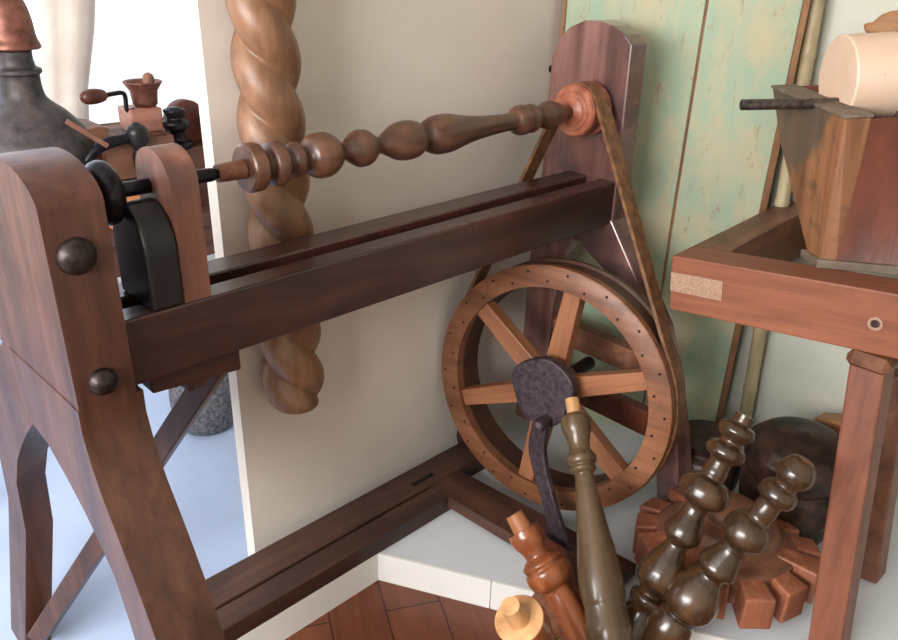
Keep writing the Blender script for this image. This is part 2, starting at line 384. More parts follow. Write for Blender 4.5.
# headstock board
hp = [(1.232, .90), (1.240, 1.398), (1.266, 1.422), (1.31, 1.442), (1.36, 1.452), (1.41, 1.449), (1.46, 1.428), (1.495, 1.392), (1.515, 1.34), (1.518, 1.25), (1.52, .80), (1.37, .80), (1.235, .80)]
bm = extrude_yz(bm_new(), hp, 1.905, 1.985); hs = obj('headstock', bm, M['head'], lat, bevel=.005)
hl = [(1.235, .90), (1.17, .81), (1.10, .715), (1.02, .605), (.965, .47), (.905, .28), (.87, .13), (.83, 0), (.93, 0), (.955, .15), (.99, .31), (1.06, .497), (1.15, .64), (1.235, .735), (1.33, .79), (1.36, .84), (1.36, .9)]
bm = extrude_yz(bm_new(), hl, 1.90, 1.985); obj('leg', bm, M['head'], lat, bevel=.005)
hl = [(1.36, .9), (1.36, .84), (1.40, .74), (1.425, .55), (1.43, .06), (1.55, .06), (1.54, .7), (1.52, .9)]
bm = extrude_yz(bm_new(), hl, 1.903, 1.983); obj('leg', bm, M['head'], lat, bevel=.005)
bm = lathe(bm_new(), [(0, .008), (.016, .008), (.018, .012), (.028, .012)], 12, frame_z((1.94, 1.515, 1.30), (1.94, 1.6, 1.30))); obj('peg', bm, M['boltm'], hs)
bm = box(bm_new(), 1.915, 1.965, 1.07, 1.44, .42, .50); obj('stretcher', bm, M['cog'], lat, bevel=.004)
bm = box(bm_new(), 1.92, 1.96, .985, 1.44, .22, .31); obj('stretcher', bm, M['boxr'], lat, bevel=.004)
# sills on the floor
bm = box(bm_new(), .50, 1.44, 1.372, 1.444, 0, .06); obj('sill', bm, M['sill'], lat, bevel=.004)
bm = box(bm_new(), .50, 1.66, 1.448, 1.555, 0, .066); sl = obj('sill', bm, M['sill'], lat, bevel=.004)
bm = box(bm_new(), 1.33, 1.42, 1.477, 1.492, .0655, .0672); obj('mortise', bm, M['iron'], sl)
bm = bm_new(); hexa(bm, [V((1.37, 1.50, 0.02)), V((1.50, 1.50, .02)), V((1.58, .80, 0.01)), V((1.43, .80, .01))],
                    [V((1.37, 1.50, .062)), V((1.50, 1.50, .062)), V((1.58, .80, .052)), V((1.43, .80, .052))])
obj('cross_rail', bm, M['sillx'], lat, bevel=.003)
bm = lathe(bm_new(), smooth_prof([(0, .04), (.01, .052), (.06, .056), (.11, .05), (.12, .035)]), 20, frame_z((1.62, 1.535, .075), (1.74, 1.535, .075)))
obj('sill_knob', bm, M['sill'], lat, smooth=True)
# brace
pA, pB = at(208, 378, 'y', 1.39), at(40, 634, 'y', 1.945)
pA = pA+(pA-pB)*.06
bm = beam(bm_new(), pA, pB, .055, .05); obj('brace', bm, M['legw'], lat, bevel=.004)
# tailstock
ty0, ty1 = 1.245, 1.378
pp = [(ty0, BT), (ty1, BT)] + arc_top(ty0, ty1, 1.235, 1.288, 24, 2)
bm = extrude_yz(bm_new(), pp, .553, .606); tail = obj('tailstock', bm, M['popface'], lat, auto=22)
bm = box(bm_new(), .56, .60, 1.298, 1.341, .80, BT+.01); obj('tenon', bm, M['post'], tail)
bm = hexa(bm_new(), [V((.475, 1.26, .845)), V((.475, 1.42, .845)), V((.475, 1.42, .883)), V((.475, 1.26, .883))], [V((.66, 1.26, .83)), V((.66, 1.42, .83)), V((.66, 1.42, .883)), V((.66, 1.26, .883))])
obj('wedge', bm, M['bed'], tail, bevel=.004)
pc = [(ty0-.005, BT), (ty1+.0, BT)] + arc_top(ty0-.005, ty1+.0, 1.12, 1.20, 14, 2)
bm = extrude_yz(bm_new(), pc, .492, .552); obj('clamp_block', bm, M['blackwood'], tail, bevel=.007, segs=3)
bm = lathe(bm_new(), [(0, .0135), (.115, .0135)], 20, frame_z(V((.465, 1.33, 1.217)), V((.57, 1.33, 1.217)))); sw = obj('screw', bm, M['iron'], tail, smooth=True)
bp = smooth_prof([(-.034, .002), (-.030, .024), (-.014, .048), (.004, .057), (.020, .050), (.032, .026), (.035, .002)])
bm = lathe(bm_new(), bp, 28, frame_z(V((.468, 1.33, 1.217)), V((.55, 1.33, 1.217)))); obj('screw_knob', bm, M['iron'], sw, smooth=True)
bm = lathe(bm_new(), [(0, .015), (.07, .013), (.095, .006)], 18, frame_z(V((.604, 1.33, 1.217)), V((.72, 1.33, 1.217)))); obj('dead_centre', bm, M['iron'], tail, smooth=True)
# pulley on the headstock
PX = 1.79
prof = [(-.02, .012), (-.005, .016), (0, .026), (.004, .03), (.008, .044), (.011, .046), (.013, .058), (.016, .060), (.018, .074), (.024, .079), (.045, .079), (.05, .070), (.078, .070), (.083, .082), (.10, .082), (.104, .05), (.106, .04)]
bm = lathe(bm_new(), prof, 56, frame_z(V((PX, 1.348, 1.215)), V((PX+1, 1.348, 1.215))) @ Matrix.Diagonal((.93, .93, 1, 1))); pul = obj('pulley', bm, M['pul'], lat, auto=35)
# drive wheel
WC = V((1.5956, 1.192, .441)); PH, TL, WR = .181, .099, .383
wu = V((-math.sin(PH), math.cos(PH), 0)); ww = V((math.sin(TL)*math.cos(PH), math.sin(TL)*math.sin(PH), math.cos(TL)))
wa = wu.cross(ww); wa = wa if wa.x > 0 else -wa           # axle, pointing away from the camera
WMt = Matrix((( wa.x, wu.x, ww.x), (wa.y, wu.y, ww.y), (wa.z, wu.z, ww.z))).to_4x4(); WMt.translation = WC
lx = Matrix.Rotation(PI/2, 4, 'Y')                        # local z -> wheel axle (+x)
def ring(prof_o, prof_i, segs=96):
    bm = bm_new(); P = prof_o + prof_i[::-1]; rr = []
    for x, r in P: rr.append([bm.verts.new((x, r*math.cos(2*PI*i/segs), r*math.sin(2*PI*i/segs))) for i in range(segs)])
    for a, b in zip(rr, rr[1:]+rr[:1]):
        for i in range(segs): bm.faces.new([a[i], a[(i+1) % segs], b[(i+1) % segs], b[i]])
    return bm
bm = ring([(0, WR-.006), (.004, WR), (.028, WR), (.032, WR-.004)], [(0, WR-.064), (.032, WR-.064)])
rim = obj('drive_wheel', bm, M['wheel'], lat, frame=WMt, auto=35)
bm = ring([(.032, WR-.012), (.036, WR-.008), (.095, WR-.008), (.10, WR), (.115, WR), (.118, WR-.004)], [(.032, WR-.066), (.118, WR-.066)])
obj('drum', bm, M['drum'], rim, frame=WMt, auto=35)
angs = [math.radians(a) for a in (84, 24, -36, -96, -156, 144)]
for a in angs:
    # angle measured in image sense: 0 = right (-y), 90 = up
    d = -math.cos(a), math.sin(a)
    fr = WMt @ Matrix(((1, 0, 0, .016), (0, d[1], d[0], 0), (0, -d[0], d[1], 0), (0, 0, 0, 1)))
    bm = hexa(bm_new(), [V((-.002, -.033, .03)), V((.045, -.033, .03)), V((.045, .033, .03)), V((-.002, .033, .03))],
              [V((-.002, -.026, WR-.055)), V((.045, -.026, WR-.055)), V((.045, .026, WR-.055)), V((-.002, .026, WR-.055))])
    obj('spoke', bm, M['spoke'], rim, frame=fr, bevel=.003)
nail_me = None
for k in range(36):
    a = 2*PI*k/36+.05; r = WR-.018 if k % 2 else WR-.046
    fr = WMt @ Matrix.Translation(V((-.0012, r*math.cos(a), r*math.sin(a)))) @ lx
    if nail_me is None:
        nl = obj('nail', lathe(bm_new(), [(0, .004), (.0012, .0042), (.003, .0042)], 10), M['boltm'], rim, frame=fr, smooth=False); nail_me = nl
    else:
        c = nail_me.copy(); COL.objects.link(c); c.parent = rim; c.matrix_basis = wmat(rim).inverted() @ fr
# axle, hub and crank
fr = WMt @ lx
bm = lathe(bm_new(), [(-.03, .025), (.30, .022)], 24); obj('axle', bm, M['iron'], rim, frame=fr, smooth=False, auto=35)
bm = lathe(bm_new(), [(.0, .07), (.09, .07)], 32); obj('hub', bm, M['wheel'], rim, frame=fr, auto=35)
cb = bm_new()
n = 40; pl = []
for k in range(n):
    a = 2*PI*k/n; r = .101+.005*math.sin(3*a+.6)+.003*math.sin(5*a)
    pl.append((r*math.cos(a)*.98-.012, r*math.sin(a)*1.04+.022))
hexa(cb, [V((-.052, y, z)) for y, z in pl], [V((-.018, y, z)) for y, z in pl])
cp = obj('crank_plate', cb, M['rust'], rim, frame=WMt, bevel=.006, segs=3)
# crank pin and pitman
pin = WMt @ V((-.055, .012, -.085))
q0 = at(541, 424, 'x', pin.x-.02); q1 = at(538, 455, 'x', q0.x-.0); q2 = at(552, 510, 'x', q0.x-.02); q3 = at(566, 560, 'x', q0.x-.03); q4 = at(572, 600, 'x', q0.x-.04)
bm = bm_new()
ctr = bez([q0, q1, q2, q3, q4], 6); wd = [12, 15, 14, 21, 20]
vr = []
for i, p in enumerate(ctr):
    t = i/(len(ctr)-1)*4; k = min(int(t), 3); w = plen(wd[k]+(wd[k+1]-wd[k])*(t-k), p)
    vr.append([bm.verts.new(p+V((a, b*w, 0))) for a, b in ((-.009, -.7), (-.009, .7), (.009, .7), (.009, -.7))])
for a, b in zip(vr, vr[1:]):
    for i in range(4): bm.faces.new([a[i], a[(i+1) % 4], b[(i+1) % 4], b[i]])
bm.faces.new(vr[0][::-1]); bm.faces.new(vr[-1])
obj('pitman', bm, M['rust'], lat, bevel=.004)
bm = lathe(bm_new(), smooth_prof([(-.03, .004), (-.026, .016), (-.01, .02), (.01, .02), (.06, .014)]), 18, frame_z(q0, q0+wa)); obj('crank_pin', bm, M['rust'], lat, smooth=True)
# belt
Bp = V((PX+.064, 1.348, 1.215)); rp = .066; Bw = WMt @ V((.066, 0, 0)); rw = WR-.004
Dv = Bp-Bw; gam = math.atan2(Dv.z, Dv.y); dist = math.hypot(Dv.y, Dv.z); al = math.acos((rw-rp)/dist)
path = []
for k in range(25):
    a = gam-al + 2*al*k/24
    path.append((Bp+V((0, math.cos(a), math.sin(a)))*rp, V((0, math.cos(a), math.sin(a))), V((1, 0, 0))))
wpath = []
for k in range(61):
    a = gam+al + (2*PI-2*al)*k/60
    r_ = wu*math.cos(a)+ww*math.sin(a); wpath.append((Bw+r_*rw, r_, wa))
def link(A, B, n=14):
    out = []
    for k in range(1, n):
        t = k/n; p = A[0].lerp(B[0], t); out.append((p, A[1].lerp(B[1], t).normalized(), A[2].lerp(B[2], t).normalized()))
    return out
loop = path + link(path[-1], wpath[0]) + wpath + link(wpath[-1], path[0])
bm = bm_new(); rr = []
for p, r_, s in loop:
    rr.append([bm.verts.new(p+s*a+r_*b) for a, b in ((-.029, 0), (.029, 0), (.029, .010), (-.029, .010))])
for a, b in zip(rr, rr[1:]+rr[:1]):
    for i in range(4): bm.faces.new([a[i], a[(i+1) % 4], b[(i+1) % 4], b[i]])
obj('drive_belt', bm, M['belt'], lat, auto=35)
# treadle boards under the wheel
tp = [at(538, 532, 'z', .10), at(566, 548, 'z', .10), at(600, 640, 'z', .06), at(600, 720, 'z', .04), at(545, 720, 'z', .04), at(566, 640, 'z', .06)]
bm = hexa(bm_new(), [p-V((0, 0, .03)) for p in tp], tp); obj('treadle', bm, M['boxr'], lat, bevel=.003)
tp = [at(566, 570, 'z', .09), at(590, 640, 'z', .06), at(560, 700, 'z', .05), at(500, 640, 'z', .05), at(536, 590, 'z', .07)]
bm = hexa(bm_new(), [p-V((0, 0, .025)) for p in tp], tp); obj('treadle_brace', bm, M['cog'], lat, bevel=.003)

# ------------------------------------------------------------------ spindle held in the lathe
sA, sB = V((.69, 1.33, 1.217)), V((PX, 1.348, 1.215))
lst = [(217, None, 9), (230, None, 9.5), (243, None, 10), (243.5, None, 22), (246, None, 24.5), (256, None, 24.5), (259, None, 22), (262, None, 16), (266, None, 15), (269, None, 21), (275, None, 23), (280, None, 21.5), (284, None, 15), (288, None, 13.5), (291, None, 16.5),
       (296, None, 18), (300, None, 15), (303, None, 11.5), (306, None, 12), (310, None, 19), (318, None, 22.5), (326, None, 22), (334, None, 17), (340, None, 10), (344, None, 8),
       (350, None, 13), (359, None, 18.5), (367, None, 17), (375, None, 10), (380, None, 8.5), (386, None, 12), (396, None, 18), (406, None, 19.5), (416, None, 17), (422, None, 11), (425, None, 12),
       (429, None, 16.5), (438, None, 19.5), (448, None, 19), (460, None, 15.5), (475, None, 12), (490, None, 10), (505, None, 8.8), (513, None, 8.8), (515, None, 12), (518, None, 14.5), (522, None, 15), (526, None, 13), (530, None, 14.2), (534, None, 12),
       (537, None, 9.2), (541, None, 11), (548, None, 13.8), (556, None, 11.5), (562, None, 8), (567, None, 7.5)]
pr_ = hw_profile(sA, sB, lst)
mat = frame_z(sA, sB)
spm = thing('turned_spindle', None, 'long dark turned spindle with beads and vase swelling, held horizontally between the lathe centres', 'spindle', mat=mat)
peg = pr_[:3]; body = smooth_prof(pr_[3:], 5)
bm = lathe(bm_new(), [(body[0][0], .012)]+body, 48); obj('shaft', bm, M['spin'], spm, frame=mat, auto=50)
bm = lathe(bm_new(), peg, 24); tag(obj('peg', bm, M['cog'], spm, frame=mat, auto=50), 'lighter reddish wooden peg')

# ------------------------------------------------------------------ twisted column hung on the wall
def twisted(zb, zt, c, R0=.080, R1=.070):
    bm = bm_new(); nz = 300; ns = 96; rings = []
    for i in range(nz+1):
        t = i/nz; z = zb+(zt-zb)*t
        ph = -2*PI*(z-zb)/.262+1.35
        e = 1
        d0 = z-zb
        if d0 < .035: e = math.sqrt(max(0, 1-(1-d0/.035)**2))*.25+.75
        R = (R0+(R1-R0)*t)*e
        ring_ = []
        for k in range(ns):
            a = 2*PI*k/ns; cc = abs(math.cos(a-ph))
            r = R*(.70+.30*cc**.75)
            ring_.append(bm.verts.new((c[0]+r*math.cos(a)+.018*(1.5-z), c[1]+r*math.sin(a), z)))
        rings.append(ring_)
    for a, b in zip(rings, rings[1:]):
        for i in range(ns): bm.faces.new([a[i], a[(i+1) % ns], b[(i+1) % ns], b[i]])
    bm.faces.new(rings[0][::-1]); bm.faces.new(rings[-1]); return bm
tc_ = (.92, 1.512)
o = obj('twisted_column', twisted(.525, 2.05, tc_), M['twist'], origin=(tc_[0], tc_[1], .525), smooth=True)
tag(o, 'thick honey-coloured spiral twisted wooden column mounted upright against the cream wall', 'column')

# ------------------------------------------------------------------ green plank door across the corner
dA, dB = V((2.012, 1.575, 0)), V((2.42, 1.0, 0))
du = (dB-dA); dl = du.length; du.normalize(); dn = V((du.y, -du.x, 0)); dn = dn if dn.x < 0 else -dn
dm = Matrix(((du.x, dn.x, 0, dA.x), (du.y, dn.y, 0, dA.y), (0, 0, 1, 0), (0, 0, 0, 1)))
dr = thing('plank_door', None, 'old vertical plank door with flaking pale green paint, leaning in the corner behind the lathe', 'door', mat=dm)
gx = .425
for a, b in ((0.012, gx-.004), (gx+.004, dl-.012)):
    bm = box(bm_new(), a, b, -.028, 0, 0, 2.15); obj('plank', bm, M['doorp'], dr, frame=dm, bevel=.004)
bm = box(bm_new(), gx-.006, gx+.006, -.030, -.006, 0, 2.15); obj('joint_strip', bm, M['rawedge'], dr, frame=dm)
for a, b in ((0, .012), (dl-.012, dl+.006)):
    bm = box(bm_new(), a, b, -.028, .004, 0, 2.15); tag(obj('edge_strip', bm, M['rawedge'], dr, frame=dm), 'bare brown edge')
# poles beside it
pb = at(741, 442, 'z', 0); pt = at(817, 0, 'x', 2.47); pt = pb+(pt-pb)*1.35
mat = frame_z(pb, pt); L = (pt-pb).length
prof = [(0, .023)]
for k in range(1, 9): z = L*k/9; prof += [(z-.012, .022), (z-.003, .0245), (z+.003, .0245), (z+.012, .022)]
prof += [(L, .021)]
tag(obj('pole', lathe(bm_new(), prof, 20), M['pole'], frame=mat, smooth=True), 'slim pale pole standing upright beside the right edge of the green plank door', 'pole')
pb = at(727, 440, 'z', 0); pt = at(805, 0, 'x', 2.44); pt = pb+(pt-pb)*1.3

# ------------------------------------------------------------------ pine stand on the right
def rotv(v):
    v = V(v); return Matrix.Rotation(v.length, 3, v.normalized())
TR = rotv((-.106, -.002, .051)); TA = at(672, 255.5, 'z', .90)
TM = TR.to_4x4(); TM.translation = TA
def T(x, y, z): return TM @ V((x, y, z))
def onT(px, py, h=0):
    n = TM.to_3x3() @ V((0, 0, 1)); d = ray(px, py); t = ((TA+n*h-CAM).dot(n))/d.dot(n); return TM.inverted() @ (CAM+d*t)
tb = thing('pine_stand', (TA.x, TA.y-.6, 0), 'orange pine open-frame work stand with lapped corner and splayed legs, at right of the wheel', 'table')
H = .152; YE = -1.15
bm = box(bm_new(), 0, .115, YE, 0, -H, 0); r1 = obj('front_rail', bm, M['table'], tb, frame=TM, bevel=.004)
bm = box(bm_new(), .115, .72, -.105, 0, -H, -.001); obj('side_rail', bm, M['tabledk'], tb, frame=TM, bevel=.003)
bm = box(bm_new(), .72, .83, YE, 0, -H, 0); obj('back_rail', bm, M['tabledk'], tb, frame=TM, bevel=.003)
bm = box(bm_new(), .115, .72, YE, YE+.10, -H, -.001); obj('side_rail', bm, M['tabledk'], tb, frame=TM, bevel=.003)
bm = box(bm_new(), -.0015, .02, -.145, -.001, -.098, -.045); tag(obj('lap_joint', bm, M['endg'], r1, frame=TM), 'greyish end grain of the lapped joint')
hc = (TM.inverted() @ at(872, 327, 'x', TA.x)); 
fr = TM @ Matrix.Translation(V((-.004, hc.y, hc.z))) @ lx
bm = bm_new(); P = [(0, .016), (.008, .017), (.008, .010), (0, .010)]; rr = []
for z, r in P: rr.append([bm.verts.new((r*math.cos(2*PI*i/24), r*math.sin(2*PI*i/24), z)) for i in range(24)])
for a, b in zip(rr, rr[1:]+rr[:1]):
    for i in range(24): bm.faces.new([a[i], a[(i+1) % 24], b[(i+1) % 24], b[i]])
obj('hole_ring', bm, M['endg'], r1, frame=fr)
bm = lathe(bm_new(), [(.002, .010), (.006, .010)], 20); obj('hole', bm, M['black'], r1, frame=fr)
def leg(top_px, bot_px, xt, xb, w, mtl, nm='leg'):
    a = at(*top_px, 'x', xt); b = at(*bot_px, 'x', xb); d = (b-a); b2 = a+d*((0-a.z)/d.z)
    bm = beam(bm_new(), b2, a, w, w, V((1, 0, 0)), w, w)
    return obj(nm, bm, mtl, tb, bevel=.006), a, b2
xl = TA.x+.055
lg, la, lb = leg((873, 362), (829, 640), xl, xl-.10, .078, M['tablel'])
bm = beam(bm_new(), la+V((0, 0, -.012)), la+V((0, 0, .03)), .098, .098, V((1, 0, 0))); obj('leg_cap', bm, M['tabledk'], lg, bevel=.014, segs=1)
leg((896, 372), (858, 640), xl+.32, xl+.26, .075, M['tabledk'])
lfar = T(.77, -.05, -H); bm = beam(bm_new(), V((lfar.x, lfar.y-.02, 0)), lfar, .05, .05, V((1, 0, 0))); 
bm.free()
for lx_, ly_ in ((.06, YE+.06), (.77, YE+.06)):
    p = T(lx_, ly_, -H+.002); bm = beam(bm_new(), V((p.x, p.y-.03, 0)), p, .075, .075, V((1, 0, 0))); obj('leg', bm, M['tabledk'], tb, bevel=.006)

# ------------------------------------------------------------------ box mill on the stand
Bn = onT(819, 267); Bn.z = 0
def onX(px, py, lx_):
    TI = TM.inverted(); o = TI @ CAM; d = TI.to_3x3() @ ray(px, py); return o+d*((lx_-o.x)/d.x)
Nt = onX(845, 119, .09); Lt = onX(772, 88, .42)
d1 = V((Lt.x-Nt.x, Lt.y-Nt.y, 0)).normalized(); d2 = V((d1.y, -d1.x, 0))
d2b = (d2*.35+V((0, -.65, 0))).normalized()
Lb = Bn + d1*.06; WT = .46; WB = .36
def reach(p, d, px):
    return min((abs(proj(TM @ (p+d*(k*.002)))[0]-px), k*.002) for k in range(1, 120))[1]
e = reach(Nt, d2, 873); eb_ = reach(Bn, d2b, 838)
Lm = Lt.lerp(Lb, .34)+d1*.03
mill = thing('trough_mill', TM @ Bn, 'weathered wooden V-ended trough box sitting on the corner of the pine stand', 'trough')
def end_mat():
    m = M['boxw'].copy(); m.name = 'weathered end board with grey stain'; nt = m.node_tree; b = nt.nodes['Principled BSDF']
    src = b.inputs['Base Color'].links[0].from_socket
    tc = N(nt, 'ShaderNodeTexCoord'); sp = N(nt, 'ShaderNodeSeparateXYZ'); nt.links.new(tc.outputs['Object'], sp.inputs[0])
    no = N(nt, 'ShaderNodeTexNoise', Scale=14, Detail=4); nt.links.new(tc.outputs['Object'], no.inputs[0])
    def mth(op, a, b_):
        n = N(nt, 'ShaderNodeMath', operation=op)
        for k, v in ((0, a), (1, b_)):
            if hasattr(v, 'links'): nt.links.new(v, n.inputs[k])
            else: n.inputs[k].default_value = v
        return n.outputs[0]
    ax0 = mth('ABSOLUTE', mth('SUBTRACT', sp.outputs[0], XM), 0)
    v = mth('SUBTRACT', sp.outputs[2], mth('ADD', mth('MULTIPLY', mth('MULTIPLY', ax0, ax0), 4.2), .185))
    v = mth('ADD', v, mth('MULTIPLY', mth('SUBTRACT', no.outputs[0], .5), .09))
    f = ramp(nt, v, [(0.0, K1), (.035, (.78, .78, .78, 1))])
    nt.links.new(mixc(nt, f, src, lin((84, 76, 66))), b.inputs['Base Color']); return m
FM = TM @ Matrix(((d1.x, d2.x, 0, Bn.x), (d1.y, d2.y, 0, Bn.y), (0, 0, 1, 0), (0, 0, 0, 1)))
XM = (Nt-Bn).dot(d1)*.42+(Lt-Bn).dot(d1)*.58
M['boxend'] = end_mat()
FI = FM.inverted()
def face_prism(pts, offs, nm, mt):
    bm = hexa(bm_new(), [FI @ TM @ p for p in pts], [FI @ TM @ (p+o) for p, o in zip(pts, offs)])
    return obj(nm, bm, mt, mill, frame=FM, bevel=.005)
fp = [Bn, Lb, Lm, Lt, Nt]
face_prism(fp, [d2b*eb_, d2b*eb_, d2*e, d2*e, d2*e], 'end_board', M['boxend'])
face_prism([p+(d2b*WB if k < 2 else d2*WT) for k, p in enumerate(fp)], [d2*.06]*5, 'end_board', M['boxw'])
def slab(a, b, c, d, th, mt, nm):
    n = (b-a).cross(c-a).normalized()*th
    bm = bm_new(); G = 16; rows = []
    for o in (V((0, 0, 0)), n):                      # ruled board, slightly twisted like the real one
        rows.append([[bm.verts.new(TM @ (a.lerp(b, i/G).lerp(d.lerp(c, i/G), j/G)+o)) for j in range(G+1)] for i in range(G+1)])
    for g in rows:
        for i in range(G):
            for j in range(G): bm.faces.new([g[i][j], g[i+1][j], g[i+1][j+1], g[i][j+1]])
    A_, B_ = rows
    for i in range(G):
        for (p, q) in (((i, 0), (i+1, 0)), ((i, G), (i+1, G)), ((0, i), (0, i+1)), ((G, i), (G, i+1))):
            bm.faces.new([A_[p[0]][p[1]], A_[q[0]][q[1]], B_[q[0]][q[1]], B_[p[0]][p[1]]])
    return obj(nm, bm, mt, mill, auto=35)
si = d1*.018; lo = V((0, 0, .012))
slab(Bn+d2b*eb_+si, Bn+d2b*WB+si, Nt+d2*WT+si-lo, Nt+d2*e+si-lo, .02, M['boxr'], 'side_panel')
slab(Lb+d2b*eb_-si, Lb+d2b*WB-si, Lt+d2*WT-si-lo, Lt+d2*e-si-lo, .02, M['boxr'], 'side_panel')
bm = bm_new(); q = [Bn-d2b*.012-d1*.014, Bn+d2b*.44-d1*.014, Bn+d2b*.44+d1*.085, Bn-d2b*.012+d1*.085]
hexa(bm, [TM @ (p-lo*1.0+lo) for p in q], [TM @ (p+V((0, 0, .022))) for p in q]); obj('base_board', bm, M['boxrim'], mill, bevel=.003)
bm = bm_new(); q = [Nt-d2*.003, Lt-d2*.003, Lt+d2*(e+.003), Nt+d2*(e+.003)]
hexa(bm, [TM @ p for p in q], [TM @ (p+V((0, 0, .008))) for p in q]); obj('rim_cap', bm, M['boxrim'], mill, bevel=.002)
print('mill', Bn, Nt, Lt, e, eb_)
# wooden roller in it + rod
rc = onT(837, 79, .43); rc3 = TM @ rc; d2w = (TM.to_3x3() @ d2).normalized()
rr_ = plen(42, rc3); THK = .125
print('roller', rc, rr_, depth(rc3), 'box', [proj(TM @ p) for p in (Bn, Lb, Nt, Lt)])
fr = frame_z(rc3, rc3+d2w)
bm = lathe(bm_new(), [(0, .02), (0, rr_-.004), (.004, rr_), (THK-.004, rr_), (THK, rr_-.004), (THK, .02)], 64)
tag(obj('wooden_roller', bm, M['pale'], frame=fr, auto=35), 'pale fresh wooden roller disc set in the top of the trough box', 'roller')
k0 = TM @ onT(742, 105, .385); k0 = at(742, 105, 'z', (TM @ V((.2, -.2, .385))).z)
hh = (TM @ ((Nt+Lt)*.5)).z
k1w = at(812, 103.5, 'x', (TM @ (Lt*.45+Nt*.55)).x-.02)
k0 = k1w - d2w*plen(82, k1w)
# choose the left end so that it projects to the rod tip
best = min(((abs(proj(k1w-V((s*d2w.x, s*d2w.y, 0)))[0]-742)), s) for s in [i*.005 for i in range(10, 120)])
s = best[1]; k0 = k1w-V((s*d2w.x, s*d2w.y, 0)); k0.z = at(742, 105, 'x', k0.x).z
bm = lathe(bm_new(), [(0, .011), (.002, .0135), (s+.03, .0135), ((rc3-k0).length, .0135)], 24)
tag(obj('steel_rod', bm, M['rod'], frame=frame_z(k0, k1w), auto=35), 'grey steel rod sticking out to the left over the trough box', 'rod')

# carved brown ornament behind the roller, top right
p = at(884, 40, 'x', 2.46)
pl = [(862, 24), (872, 22), (880, 15), (890, 11), (905, 14), (915, 40), (900, 60), (886, 46), (878, 36), (872, 34), (864, 33)]
q0_ = [at(a, b, 'x', 2.46) for a, b in pl]
bm = hexa(bm_new(), q0_, [v+V((.075, 0, 0)) for v in q0_])
o = obj('carved_bracket', bm, M['tan'], origin=p, bevel=.008); tag(o, 'brown curved wooden bracket on the wall behind the pale roller', 'bracket')

# ------------------------------------------------------------------ loose turned legs in the foreground
def spindle(lab, A_px, az, B_px, bz, lst, mtl, pegn=0, pegm=None, axis_b='z', flat0=False, cap_r=None, name='baluster', grp=None, face=False):
    """A: lower end, B: upper end"""
    pA_ = at(*A_px, 'z', az); pB_ = at(*B_px, *bz)
    m = frame_z(pA_, pB_); L_ = (pB_-pA_).length
    t = thing(name, None, lab, 'turned leg', grp, mat=m)
    P_ = sorted(hw_profile(pA_, pB_, lst)); 
    P2 = []
    for q in P_:
        if P2 and q[0]-P2[-1][0] < 1e-4: q = (P2[-1][0]+4e-4, q[1])
        P2.append(q)
    if pegn:
        body, pg = P2[:-pegn], P2[-pegn:]
        pg = [(body[-1][0]-.004, pg[0][1])]+pg
        obj('peg', lathe(bm_new(), pg, 24), pegm or M['palepeg'], t, frame=m, auto=50)
    else: body = P2
    b2 = smooth_prof(body, 5)
    if face: z_, r_ = b2[-1]; tag(obj('end_face', lathe(bm_new(), [(z_-.002, r_*.97), (z_+.003, r_*.97), (z_+.004, r_*.9)], 40), M['palepeg'], t, frame=m, auto=50), 'pale flat sawn end')
    obj('shaft', lathe(bm_new(), b2, 44), mtl, t, frame=m, auto=50)
    print(lab[:30], 'len', round(L_, 3), tuple(round(v, 2) for v in pA_), tuple(round(v, 2) for v in pB_))
    return t
# the tall grey-brown one leaning against the crank
spindle('tall grey-brown turned leg with pale peg on top, leaning in front of the wheel', (622, 716), 0, (572, 399), ('x', 1.53),
        [(622, 716, 16), (618, 690, 20), (612, 660, 18), (608, 640, 22), (606, 630, 23), (605, 615, 21.5), (604, 606, 21), (603, 600, 22), (601, 585, 22.5), (598, 565, 21), (594, 540, 17.5), (590, 515, 14), (586, 495, 11.5), (583, 478, 9.5), (582, 474, 9.5),
         (581.5, 472, 12), (581, 469, 13.5), (580.5, 466, 12), (580, 463, 14.5), (579, 458, 15), (578.5, 454, 12.5), (578, 450, 10.5), (577.5, 445, 10.5), (577, 438, 12), (576, 430, 14.5), (575, 421, 15), (574.5, 416, 13), (574, 414, 9), (573, 410, 7), (572, 399, 7)], M['grayw'], 2)
# brown spindle with peg, lower centre
spindle('glossy reddish-brown turned leg with a round bead and worn peg, below the grey-brown one', (640, 735), -.1, (514, 514), ('z', .30),
        [(640, 735, 16), (610, 680, 17), (588, 640, 16), (575, 618, 15.5), (564, 600, 15), (556, 588, 14), (554, 584, 19), (552, 581, 21.5), (548, 574, 23), (545, 569, 22.5), (543, 566, 20), (541, 562, 21), (539, 558, 17), (537, 555, 12.5), (534, 549, 13), (530, 543, 16), (526, 536, 17.5), (522, 530, 16.5), (521, 528, 10), (518, 520, 9.5), (514, 514, 9)], M['redturn'], 3, M['wornpeg'])
# one seen end-on
spindle('turned leg lying with its pale flat end and short peg toward the viewer', (584, 716), -.1, (510, 606), ('z', .44),
        [(584, 716, 20), (560, 682, 20), (548, 664, 22), (540, 652, 24), (533, 642, 21), (529, 636, 22), (526, 632, 26), (522, 625, 27), (518.4, 620, 26), (518, 619.6, 11.5), (513, 611, 11), (510, 606, 10)], M['redturn'], 3, M['palepeg'], face=True)
